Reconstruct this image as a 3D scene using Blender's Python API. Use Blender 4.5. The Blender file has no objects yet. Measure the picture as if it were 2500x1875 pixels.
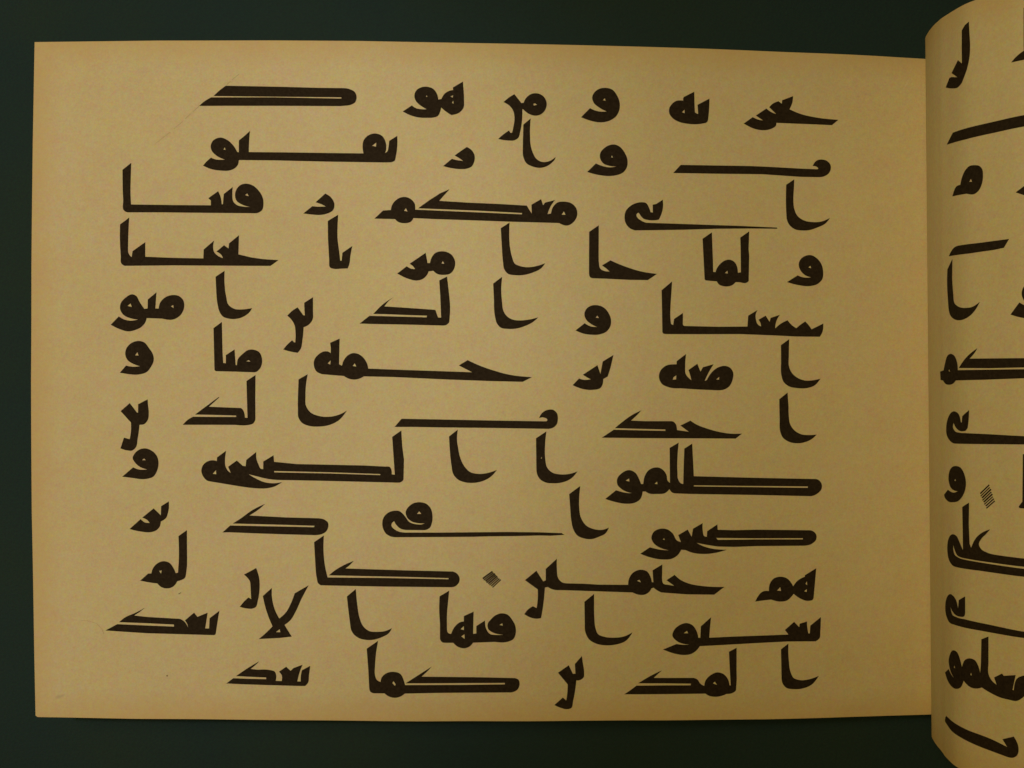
import bpy, bmesh, math
from mathutils import Vector
from mathutils.geometry import tessellate_polygon

# ---------------------------------------------------------------- camera, world, lamps, exposure
sc = bpy.context.scene
D = 0.42                                   # camera height above the left page, metres
cam = bpy.data.objects.new("camera", bpy.data.cameras.new("camera"))
sc.collection.objects.link(cam); sc.camera = cam
cam.location = (0, 0, D)
cam.data.sensor_width = 36.0
cam.data.lens = 36.0 * D / 0.375
cam.data.clip_start = 0.01; cam.data.clip_end = 50

w = bpy.data.worlds.new("World"); sc.world = w; w.use_nodes = True
w.node_tree.nodes["Background"].inputs[0].default_value = (1.0, 0.72, 0.30, 1)
w.node_tree.nodes["Background"].inputs[1].default_value = 0.03

def lamp(name, kind, loc, target, energy, color, **kw):
    d = bpy.data.lights.new(name, kind); d.energy = energy; d.color = color
    for k, v in kw.items(): setattr(d, k, v)
    o = bpy.data.objects.new(name, d); sc.collection.objects.link(o)
    o.location = loc
    o.rotation_euler = (Vector(target) - Vector(loc)).to_track_quat('-Z', 'Y').to_euler()
    return o
# two added spots, pool edges imitating an unseen person's soft shadow; broad dim room fill
lamp("added_spot", 'SPOT', (-0.42, 0.30, 1.25), (-0.18, 0.034, 0), 17.2, (1.0, 0.97, 0.97),
     spot_size=math.radians(20.4), spot_blend=0.52, shadow_soft_size=0.05)
lamp("added_spot", 'SPOT', (-0.42, 0.42, 1.20), (0.11, 0.065, 0), 9.8, (1.0, 1.0, 0.92),
     spot_size=math.radians(17.5), spot_blend=0.80, shadow_soft_size=0.10)
lamp("room_light", 'AREA', (-0.70, 0.30, 1.5), (0.0, 0, 0), 9.4, (1.0, 0.72, 0.26), shape='DISK', size=0.9)

sc.view_settings.view_transform = 'Standard'
sc.view_settings.look = 'None'
sc.view_settings.exposure = 0.0
sc.view_settings.gamma = 1.0

# ---------------------------------------------------------------- materials
def mat(name):
    m = bpy.data.materials.new(name); m.use_nodes = True
    nt = m.node_tree
    return m, nt, nt.nodes["Principled BSDF"]
def N(nt, t, **kw):
    n = nt.nodes.new(t)
    for k, v in kw.items():
        if k in n.inputs: n.inputs[k].default_value = v
        else: setattr(n, k, v)
    return n
def mixc(nt, fac, a, b, mode='MIX'):
    n = nt.nodes.new('ShaderNodeMix'); n.data_type = 'RGBA'; n.blend_type = mode
    for sock, v in ((n.inputs[0], fac), (n.inputs[6], a), (n.inputs[7], b)):
        if isinstance(v, bpy.types.NodeSocket): nt.links.new(v, sock)
        else: sock.default_value = v
    return n.outputs[2]
def ramp(nt, src, p0, p1, c0=(0, 0, 0, 1), c1=(1, 1, 1, 1)):
    r = nt.nodes.new('ShaderNodeValToRGB')
    r.color_ramp.elements[0].position = p0; r.color_ramp.elements[0].color = c0
    r.color_ramp.elements[1].position = p1; r.color_ramp.elements[1].color = c1
    nt.links.new(src, r.inputs[0]); return r.outputs[0]
def coords(nt):
    return N(nt, 'ShaderNodeNewGeometry').outputs['Position']
def noise(nt, co, scale, detail=3.0, rough=0.6, color=False):
    n = N(nt, 'ShaderNodeTexNoise', Scale=scale, Detail=detail, Roughness=rough)
    nt.links.new(co, n.inputs['Vector'])
    return n.outputs['Color' if color else 'Fac']

def paper_material():
    m, nt, b = mat("aged_paper")
    co = coords(nt)
    base = mixc(nt, ramp(nt, noise(nt, co, 14, 4), .35, .65), (.715, .61, .39, 1), (.685, .575, .34, 1))
    base = mixc(nt, ramp(nt, noise(nt, co, 420, 2, .7), .30, .70), base, (.71, .60, .31, 1))
    # fine fibre and tone flecks
    fl = noise(nt, co, 1500, 2, .8, True)
    base = mixc(nt, .38, base, fl, 'OVERLAY')
    base = mixc(nt, .22, base, noise(nt, co, 520, 2, .7, True), 'OVERLAY')
    base = mixc(nt, .10, base, noise(nt, co, 90, 2, .6, True), 'OVERLAY')
    # browned rim of the leaf (distance to the edge stored on the mesh)
    at = N(nt, 'ShaderNodeAttribute', attribute_name='edge_mm')
    wob = N(nt, 'ShaderNodeMath', operation='MULTIPLY_ADD'); wob.inputs[1].default_value = 9.0
    nt.links.new(noise(nt, co, 30, 3), wob.inputs[0]); nt.links.new(at.outputs['Fac'], wob.inputs[2])
    sub = N(nt, 'ShaderNodeMath', operation='DIVIDE'); sub.inputs[1].default_value = 24.0
    nt.links.new(wob.outputs[0], sub.inputs[0])
    rim = ramp(nt, sub.outputs[0], .17, .62, (.55, .55, .55, 1), (0, 0, 0, 1))
    base = mixc(nt, rim, base, (.66, .45, .17, 1))
    # tiny dark specks
    v = N(nt, 'ShaderNodeTexVoronoi', Scale=75.0); nt.links.new(co, v.inputs['Vector'])
    sp = ramp(nt, v.outputs['Distance'], .022, .034, (1, 1, 1, 1), (0, 0, 0, 1))
    sel = ramp(nt, noise(nt, co, 21, 1), .60, .63)
    mul = N(nt, 'ShaderNodeMath', operation='MULTIPLY'); nt.links.new(sp, mul.inputs[0]); nt.links.new(sel, mul.inputs[1])
    base = mixc(nt, mul.outputs[0], base, (.22, .13, .06, 1))
    # handling smudges of the left page and painted crease sheen: centre, half axes, turn, strength, colour
    for (cx, cy, ax, ay, rz, k, c) in (
            (-.1655, -.1145, .0045, .0026, .2, .38, (.30, .25, .17, 1)),
            (.1478, .1120, .0012, .0060, -.45, .55, (.80, .72, .55, 1)),  # this streak and the next: bright crease sheen put into the paper colour
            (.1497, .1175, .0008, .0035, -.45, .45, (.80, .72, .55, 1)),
            (-.128, .071, .016, .010, .5, .14, (.50, .38, .20, 1)),
            (.120, -.020, .030, .012, .7, .14, (.60, .43, .16, 1)),
            (.118, -.075, .034, .010, .5, .14, (.60, .42, .17, 1)),
            (.100, .030, .012, .024, .3, .12, (.60, .44, .20, 1)),
            (-.045, -.118, .05, .008, 0, .14, (.60, .42, .17, 1))):
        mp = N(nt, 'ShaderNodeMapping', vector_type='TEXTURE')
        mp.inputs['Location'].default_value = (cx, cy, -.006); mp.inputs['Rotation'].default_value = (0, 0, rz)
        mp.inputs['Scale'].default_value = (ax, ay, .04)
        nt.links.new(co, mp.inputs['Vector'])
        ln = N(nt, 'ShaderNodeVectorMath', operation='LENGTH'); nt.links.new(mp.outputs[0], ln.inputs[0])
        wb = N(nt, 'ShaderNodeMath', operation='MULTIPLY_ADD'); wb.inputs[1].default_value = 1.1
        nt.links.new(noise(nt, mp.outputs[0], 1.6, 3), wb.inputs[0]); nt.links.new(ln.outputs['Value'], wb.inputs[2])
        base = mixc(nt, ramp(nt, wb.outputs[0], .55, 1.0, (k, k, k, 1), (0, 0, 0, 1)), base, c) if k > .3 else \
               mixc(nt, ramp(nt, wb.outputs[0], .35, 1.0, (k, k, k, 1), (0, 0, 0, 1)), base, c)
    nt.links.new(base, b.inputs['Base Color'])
    b.inputs['Roughness'].default_value = .78
    b.inputs['Specular IOR Level'].default_value = .25
    bp = N(nt, 'ShaderNodeBump', Strength=.22, Distance=.0004)
    nt.links.new(noise(nt, co, 700, 4), bp.inputs['Height'])
    bp2 = N(nt, 'ShaderNodeBump', Strength=.35, Distance=.004)
    nt.links.new(noise(nt, co, 13, 2), bp2.inputs['Height']); nt.links.new(bp.outputs[0], bp2.inputs['Normal'])
    nt.links.new(bp2.outputs[0], b.inputs['Normal'])
    return m

def ink_material(name, col, dark):
    m, nt, b = mat(name)
    co = coords(nt)
    c = mixc(nt, ramp(nt, noise(nt, co, 900, 3, .7), .3, .7), col, dark)
    nt.links.new(c, b.inputs['Base Color'])
    b.inputs['Roughness'].default_value = .85
    b.inputs['Specular IOR Level'].default_value = .08
    return m

def cloth_material():
    m, nt, b = mat("green_felt")
    co = coords(nt)
    c = mixc(nt, ramp(nt, noise(nt, co, 9, 4), .35, .65), (.019, .039, .041, 1), (.023, .042, .034, 1))
    fl = noise(nt, co, 1300, 3, .8, True)
    c = mixc(nt, .45, c, fl, 'OVERLAY')
    nt.links.new(c, b.inputs['Base Color'])
    b.inputs['Roughness'].default_value = .95
    b.inputs['Specular IOR Level'].default_value = .12
    bp = N(nt, 'ShaderNodeBump', Strength=.5, Distance=.0006)
    nt.links.new(noise(nt, co, 900, 4), bp.inputs['Height']); nt.links.new(bp.outputs[0], b.inputs['Normal'])
    return m

def block_material():
    m, nt, b = mat("leaf_edges")
    co = coords(nt)
    wv = N(nt, 'ShaderNodeTexWave', bands_direction='Z', Scale=900.0, Distortion=1.5)
    nt.links.new(co, wv.inputs['Vector'])
    nt.links.new(mixc(nt, wv.outputs['Fac'], (.48, .36, .18, 1), (.68, .55, .32, 1)), b.inputs['Base Color'])
    b.inputs['Roughness'].default_value = .9
    return m

PAPER = paper_material()
INK = ink_material("brown_black_ink", (.038, .027, .016, 1), (.021, .014, .008, 1))
PENCIL = ink_material("faint_pencil", (.46, .36, .20, 1), (.56, .45, .25, 1))
CLOTH = cloth_material()
BLOCK = block_material()

# ---------------------------------------------------------------- page shapes (millimetres)
# profile of a page across its width: (arc length, x, z, slant of the ruling)
PROF_FLAT = [(-180.00,-180.00,0.000,0.0000),(-173.40,-173.40,0.000,0.0000),(-166.80,-166.80,0.000,0.0000),(-160.20,-160.20,0.000,0.0000),(-153.60,-153.60,0.000,0.0000),(-147.00,-147.00,0.000,0.0000),(-140.40,-140.40,0.000,0.0000),(-133.80,-133.80,0.000,0.0000),(-127.20,-127.20,0.000,0.0000),(-120.60,-120.60,0.000,0.0000),(-114.00,-114.00,0.000,0.0000),(-107.40,-107.40,0.000,0.0000),(-100.80,-100.80,0.000,0.0000),(-94.20,-94.20,0.000,0.0000),(-87.60,-87.60,0.000,0.0000),(-81.00,-81.00,0.000,0.0000),(-74.40,-74.40,0.000,0.0000),(-67.80,-67.80,0.000,0.0000),(-61.20,-61.20,0.000,0.0000),(-54.60,-54.60,0.000,0.0000),(-48.00,-48.00,0.000,0.0000),(-41.40,-41.40,0.000,0.0000),(-34.80,-34.80,0.000,0.0000),(-28.20,-28.20,0.000,0.0000),(-21.60,-21.60,0.000,0.0000),(-15.00,-15.00,0.000,0.0000),(-10.50,-10.50,-0.018,0.0000),(-6.00,-6.00,-0.062,0.0000),(-1.50,-1.50,-0.128,0.0000),(3.00,3.00,-0.216,0.0000),(7.51,7.51,-0.322,0.0000),(12.02,12.01,-0.448,0.0000),(16.53,16.52,-0.591,0.0000),(21.05,21.04,-0.752,0.0000),(25.57,25.56,-0.930,0.0000),(30.10,30.08,-1.125,0.0000),(34.63,34.61,-1.336,0.0000),(39.17,39.15,-1.563,0.0000),(43.72,43.69,-1.807,0.0000),(48.28,48.24,-2.066,0.0000),(52.84,52.79,-2.341,0.0000),(57.42,57.36,-2.631,0.0000),(62.00,61.93,-2.936,0.0000),(66.59,66.51,-3.257,0.0000),(71.20,71.10,-3.592,0.0000),(75.81,75.70,-3.943,0.0000),(80.44,80.32,-4.309,0.0000),(85.07,84.94,-4.689,0.0000),(89.72,89.57,-5.085,0.0000),(94.39,94.22,-5.495,0.0000),(99.07,98.87,-5.920,0.0000),(103.76,103.54,-6.359,0.0000),(108.46,108.23,-6.814,0.0000),(113.18,112.92,-7.283,0.0000),(117.92,117.64,-7.766,0.0000),(122.67,122.36,-8.264,0.0000),(127.44,127.10,-8.777,0.0000),(132.22,131.86,-9.305,0.0000),(137.03,136.63,-9.847,0.0000),(141.85,141.42,-10.405,0.0000),(146.69,146.22,-10.976,0.0000),(151.54,151.05,-11.563,0.0000),(156.42,155.89,-12.165,0.0000),(161.32,160.75,-12.781,0.0000),(166.24,165.63,-13.412,0.0000)]
PROF_CURL = [(0.00,159.00,-15.233,-0.0091),(1.75,158.40,-13.588,-0.0091),(3.50,157.81,-11.943,-0.0091),(5.25,157.21,-10.299,-0.0091),(7.00,156.60,-8.656,-0.0091),(8.75,156.00,-7.015,-0.0091),(10.50,155.39,-5.375,-0.0091),(12.25,154.76,-3.741,-0.0091),(14.00,154.10,-2.122,-0.0091),(15.75,153.41,-0.514,-0.0091),(17.50,152.71,1.092,-0.0091),(19.25,152.02,2.701,-0.0091),(21.00,151.34,4.313,-0.0091),(22.75,150.67,5.927,-0.0091),(24.50,149.99,7.542,-0.0091),(26.25,149.32,9.157,-0.0091),(28.00,148.65,10.774,-0.0091),(29.75,147.99,12.394,-0.0091),(31.49,147.42,14.042,-0.0091),(33.24,147.00,15.735,-0.0091),(34.99,146.65,17.449,-0.0091),(36.74,146.33,19.169,-0.0091),(38.49,146.03,20.893,-0.0091),(40.23,145.76,22.622,-0.0091),(41.98,145.53,24.355,-0.0091),(43.73,145.32,26.093,-0.0091),(45.48,145.14,27.834,-0.0090),(47.23,144.99,29.577,-0.0087),(48.98,144.86,31.322,-0.0079),(50.73,144.72,33.062,-0.0070),(52.47,144.54,34.792,-0.0061),(54.21,144.50,36.531,-0.0049),(55.96,144.54,38.278,-0.0036),(57.71,144.59,40.028,-0.0022),(59.46,144.65,41.776,-0.0009),(61.21,144.76,43.522,0.0002),(62.95,144.94,45.260,0.0009),(64.70,145.22,46.987,0.0010),(66.45,145.58,48.699,0.0010),(68.20,146.03,50.385,0.0010),(69.94,146.63,52.023,0.0010),(71.69,147.37,53.607,0.0010),(73.44,148.18,55.157,0.0010),(75.19,149.04,56.680,0.0010),(76.94,149.94,58.178,0.0010),(78.69,150.87,59.664,0.0010),(80.44,151.80,61.146,0.0010),(82.19,152.73,62.625,0.0010),(83.94,153.68,64.097,0.0010),(85.68,154.66,65.538,0.0010),(87.40,155.71,66.904,0.0010),(89.09,156.85,68.148,0.0010),(90.77,158.17,69.184,0.0010),(92.50,159.64,70.078,0.0010),(94.23,161.16,70.929,0.0010),(95.96,162.69,71.717,0.0010),(97.69,164.26,72.430,0.0010),(99.41,165.85,73.104,0.0010),(105.57,171.65,75.162,0.0010),(111.75,177.64,76.698,0.0010),(117.95,183.74,77.818,0.0010),(124.17,189.91,78.500,0.0010),(130.39,196.12,78.777,0.0010),(136.61,202.34,78.666,0.0010),(142.83,208.55,78.196,0.0010),(149.06,214.73,77.412,0.0010),(155.30,220.88,76.377,0.0010),(161.54,226.99,75.126,0.0010),(167.77,233.04,73.640,0.0010),(174.01,239.03,71.914,0.0010),(180.25,244.98,70.006,0.0010),(186.49,250.89,67.989,0.0010),(192.74,256.77,65.876,0.0010),(198.98,262.59,63.626,0.0010),(205.22,268.34,61.213,0.0010),(211.47,274.05,58.672,0.0010),(217.72,279.73,56.066,0.0010),(223.97,285.40,53.438,0.0010),(230.22,291.06,50.798,0.0010),(236.47,296.72,48.137,0.0010),(242.72,302.36,45.444,0.0010),(248.97,307.98,42.718,0.0010),(255.22,313.60,39.970,0.0010),(261.47,319.21,37.214,0.0010),(267.72,324.81,34.458,0.0010),(273.97,330.43,31.711,0.0010),(280.22,336.05,28.986,0.0010),(286.47,341.69,26.292,0.0010),(292.71,347.34,23.626,0.0010),(298.96,353.01,20.985,0.0010),(305.21,358.69,18.384,0.0010),(311.46,364.41,15.869,0.0010),(317.70,370.18,13.492,0.0010),(323.94,376.01,11.255,0.0010),(330.19,381.88,9.111,0.0010),(336.44,387.76,7.005,0.0010),(338.69,389.88,6.250,0.0010)]
OUTLINE = [(-174.75,125.17),(-129.75,125.77),(-88.95,125.82),(-56.40,125.62),(-13.50,124.88),(35.39,124.23),(85.23,123.63),(136.55,122.87),(156.26,122.47),(162.96,122.32),(162.96,-124.56),(158.87,-124.64),(123.46,-124.37),(93.61,-124.36),(43.72,-123.68),(-13.50,-123.45),(-32.10,-123.49),(-88.95,-123.07),(-137.85,-122.59),(-173.70,-121.95),(-174.45,-121.42),(-175.12,-84.38),(-175.88,-46.88),(-176.18,1.12),(-175.95,43.12),(-175.50,88.12)]
Y_TOP, Y_BOTTOM = 122.474, -124.794

def point(prof, s, v, lift=0.0):
    i = 0; n = len(prof)
    lo, hi = 0, n - 2
    while lo < hi:
        mid = (lo + hi + 1) // 2
        if prof[mid][0] <= s: lo = mid
        else: hi = mid - 1
    a, b = prof[lo], prof[lo + 1]
    t = (s - a[0]) / (b[0] - a[0])
    x = a[1] + (b[1] - a[1]) * t; z = a[2] + (b[2] - a[2]) * t
    sh = a[3] + (b[3] - a[3]) * t
    if lift:
        dx, dz = b[1] - a[1], b[2] - a[2]; l = math.hypot(dx, dz)
        x += -dz / l * lift; z += dx / l * lift
    return Vector(((x + sh * v) / 1000, v / 1000, z / 1000))

def curve(pts):
    out = []; n = len(pts)
    def tang(pp, pc, pn):
        a, b = pc - pp, pn - pc
        l1, l2 = a.length, b.length
        if l1 < 1e-6 or l2 < 1e-6: return Vector((0, 0))
        a /= l1; b /= l2
        if l2 > 3 * l1 and l2 > 4: return b
        if l1 > 3 * l2 and l1 > 4: return a
        return (a * l2 + b * l1) / (l1 + l2)
    for i in range(n):
        (p0, _), (p1, s1), (p2, s2), (p3, _) = (pts[(i + k - 1) % n] for k in range(4))
        if not s1 and not s2:
            out.append(p1.copy()); continue
        d = (p2 - p1).length
        t1 = tang(p0, p1, p2) * d if s1 else None
        t2 = tang(p1, p2, p3) * d if s2 else None
        if t1 is None: t1 = 1.5 * (p2 - p1) - .5 * t2
        if t2 is None: t2 = 1.5 * (p2 - p1) - .5 * t1
        m = max(2, min(6, int(d / .5)))
        for k in range(m):
            u = k / m
            out.append((2*u**3-3*u*u+1)*p1 + (u**3-2*u*u+u)*t1 + (-2*u**3+3*u*u)*p2 + (u**3-u*u)*t2)
    return out

def parse(line):
    loops = []
    for part in line.split('|'):
        pts = []
        for t in part.split():
            sm = t.endswith('s'); a, b = t.rstrip('s').split(',')
            pts.append((Vector((int(a) / 100, int(b) / 100)), sm))
        loops.append(curve(pts))
    return loops

def flat_shape(loops, prof, vstep=0):
    """fill the outline in page coordinates and cut it along the columns of the page"""
    tri = tessellate_polygon([[Vector((p.x, p.y, 0)) for p in l] for l in loops])
    bm = bmesh.new()
    vs = [bm.verts.new((p.x, p.y, 0)) for l in loops for p in l]
    for t in tri:
        if len(set(t)) == 3:
            try: bm.faces.new([vs[i] for i in t])
            except ValueError: pass
    bmesh.ops.remove_doubles(bm, verts=bm.verts, dist=1e-4)
    lo = min(v.co.x for v in bm.verts); hi = max(v.co.x for v in bm.verts)
    for s, *_ in prof:
        if lo < s < hi:
            bmesh.ops.bisect_plane(bm, geom=bm.verts[:] + bm.edges[:] + bm.faces[:], dist=1e-5,
                                   plane_co=(s, 0, 0), plane_no=(1, 0, 0))
    if vstep:
        a = min(v.co.y for v in bm.verts); b = max(v.co.y for v in bm.verts)
        y = math.ceil(a / vstep + 1e-6) * vstep
        while y < b:
            bmesh.ops.bisect_plane(bm, geom=bm.verts[:] + bm.edges[:] + bm.faces[:], dist=1e-5,
                                   plane_co=(0, y, 0), plane_no=(0, 1, 0))
            y += vstep
    for f in bm.faces:
        if f.normal.z < 0: f.normal_flip()
    return bm

def link(name, me, parent=None, m=None):
    o = bpy.data.objects.new(name, me); sc.collection.objects.link(o)
    if parent: o.parent = parent
    if m: me.materials.append(m)
    return o

def cockle(s, v):
    """gentle ripples of the left leaf, strongest by the gutter and along the lower edge"""
    g = max(0.0, min(1.0, (s - 40) / 95)); g = g * g * (3 - 2 * g)
    e = max(0.0, min(1.0, (-70 - v) / 60))
    return (.10 * math.sin(s * .050 + v * .031 + 1.0) + .09 * math.sin(v * .083 - s * .02)
            + g * (.26 * math.sin(v * .150 + s * .060) + .16 * math.sin(v * .31 - s * .11 + 2))
            + e * (1 - g) * .14 * math.sin(s * .13 + .7))
def still(s, v): return 0.0

def ink(name, line, prof, parent, m=INK, lift=.08):
    bm = flat_shape(parse(line), prof, 6.0)
    wave = cockle if prof is PROF_FLAT else still
    for v in bm.verts: v.co = point(prof, v.co.x, v.co.y, lift + wave(v.co.x, v.co.y))
    bm.normal_update()
    me = bpy.data.meshes.new(name); bm.to_mesh(me); bm.free()
    for p in me.polygons: p.use_smooth = True
    return link(name, me, parent, m)

def leaf(name, outline, prof, parent, edges, wave):
    """a leaf of paper with real thickness following its profile"""
    bm = flat_shape([outline], prof, 6.0)
    lay = bm.verts.layers.float.new('edge_mm')
    poly = outline
    def edge_distance(p):
        best = 99
        for (a, b) in edges:
            ab = b - a; t = max(0, min(1, (p - a).dot(ab) / ab.length_squared))
            best = min(best, (a + ab * t - p).length)
        return best
    for v in bm.verts: v[lay] = edge_distance(Vector((v.co.x, v.co.y)))
    bm.verts.index_update()
    rim = [[(v.co.x, v.co.y) for v in e.verts] for e in bm.edges if len(e.link_faces) == 1]
    for v in bm.verts: v.co = point(prof, v.co.x, v.co.y, wave(v.co.x, v.co.y))
    bm.normal_update()
    for f in bm.faces: f.smooth = True
    T = .22
    geo = bmesh.ops.duplicate(bm, geom=bm.verts[:] + bm.edges[:] + bm.faces[:])['geom']
    low = [g for g in geo if isinstance(g, bmesh.types.BMVert)]
    nrm = {v: v.normal.copy() for v in low}
    for v in low: v.co -= nrm[v] * T / 1000
    bmesh.ops.reverse_faces(bm, faces=[g for g in geo if isinstance(g, bmesh.types.BMFace)])
    for (a, b) in rim:
        pa, pb = point(prof, *a, wave(*a)), point(prof, *b, wave(*b))
        down_a = point(prof, *a, wave(*a) - T); down_b = point(prof, *b, wave(*b) - T)
        bm.faces.new([bm.verts.new(c) for c in (pa, pb, down_b, down_a)])
    bmesh.ops.recalc_face_normals(bm, faces=bm.faces)
    me = bpy.data.meshes.new(name); bm.to_mesh(me); bm.free()
    return link(name, me, parent, PAPER)

# ---------------------------------------------------------------- setting: the green felt the book lies on
TABLE_Z = -24.0
bm = bmesh.new()
bmesh.ops.create_grid(bm, x_segments=40, y_segments=40, size=1.1)
for v in bm.verts: v.co.z = TABLE_Z / 1000 + .0002 * math.sin(v.co.x * 21) * math.sin(v.co.y * 17 + 1)
bmesh.ops.solidify(bm, geom=bm.faces[:], thickness=.002)
me = bpy.data.meshes.new("tabletop_cloth"); bm.to_mesh(me); bm.free()
table = link("tabletop", me, None, CLOTH)
table["kind"] = "structure"
table["label"] = "dark green felt surface lying under the open book"

# ---------------------------------------------------------------- the book
book = bpy.data.objects.new("open_book", None); sc.collection.objects.link(book)
book.empty_display_size = .05
book["label"] = "open book of yellowed paper pages printed with large black angular Arabic script"
book["category"] = "book"

V2 = lambda p: Vector(p)
flat_outline = [V2(p) for p in OUTLINE]
n = len(flat_outline)
flat_edges = [(flat_outline[i], flat_outline[(i + 1) % n]) for i in range(n) if i != 9]   # all but the gutter side
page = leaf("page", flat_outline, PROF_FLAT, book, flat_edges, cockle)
page["label"] = "flat left page with twelve lines of black script and a hatched diamond mark"

S_END = PROF_CURL[-1][0]
curl_outline = [V2((0, Y_TOP)), V2((S_END, Y_TOP)), V2((S_END, Y_BOTTOM)), V2((0, Y_BOTTOM))]
curl_edges = [(curl_outline[0], curl_outline[1]), (curl_outline[1], curl_outline[2]), (curl_outline[2], curl_outline[3])]
page2 = leaf("page", curl_outline, PROF_CURL, book, curl_edges, still)
page2["label"] = "right page curling up steeply from the gutter, partly out of the picture"

# blocks of leaves under the two pages
def block(name, ring, z_top, z_bottom):
    bm = bmesh.new()
    top = [bm.verts.new((x / 1000, y / 1000, z_top(x) / 1000)) for x, y in ring]
    bot = [bm.verts.new((x / 1000, y / 1000, z_bottom / 1000)) for x, y in ring]
    bm.faces.new(top); bm.faces.new(bot[::-1])
    for i in range(len(ring)):
        j = (i + 1) % len(ring)
        bm.faces.new([top[i], top[j], bot[j], bot[i]])
    bmesh.ops.recalc_face_normals(bm, faces=bm.faces)
    me = bpy.data.meshes.new(name); bm.to_mesh(me); bm.free()
    return link(name, me, book, BLOCK)
def flat_z(x):
    for a, b in zip(PROF_FLAT, PROF_FLAT[1:]):
        if x <= b[1]: return a[2] + (b[2] - a[2]) * (x - a[1]) / (b[1] - a[1]) - 1.6
    return PROF_FLAT[-1][2] - 1.6
def block_strips(name, x0, x1, yt, yb, zf, steps):
    bm = bmesh.new()
    cols = []
    for i in range(steps + 1):
        x = x0 + (x1 - x0) * i / steps
        cols.append([bm.verts.new((x / 1000, y / 1000, z / 1000)) for y, z in
                     ((yt(x), zf(x)), (yb(x), zf(x)), (yb(x), TABLE_Z + .2), (yt(x), TABLE_Z + .2))])
    for a, b in zip(cols, cols[1:]):
        for k in range(4): bm.faces.new([a[k], a[(k + 1) % 4], b[(k + 1) % 4], b[k]])
    bm.faces.new(cols[0]); bm.faces.new(cols[-1][::-1])
    bmesh.ops.recalc_face_normals(bm, faces=bm.faces)
    me = bpy.data.meshes.new(name); bm.to_mesh(me); bm.free()
    return link(name, me, book, BLOCK)
def lerp_edge(pts):
    pts = sorted(pts)
    def f(x):
        for a, b in zip(pts, pts[1:]):
            if x <= b[0]: return a[1] + (b[1] - a[1]) * (x - a[0]) / (b[0] - a[0])
        return pts[-1][1]
    return f
top_edge = lerp_edge(OUTLINE[:10]); bottom_edge = lerp_edge(OUTLINE[10:20])
block_strips("page_block", -173.0, 157.5, lambda x: top_edge(x) - 1.5, lambda x: bottom_edge(x) + 1.5, flat_z, 40)
block_strips("page_block", 161.5, 388.0, lambda x: Y_TOP - 1.5, lambda x: Y_BOTTOM + 1.5, lambda x: -16 + 12 * min(1, (x - 161) / 90), 24)

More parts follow.
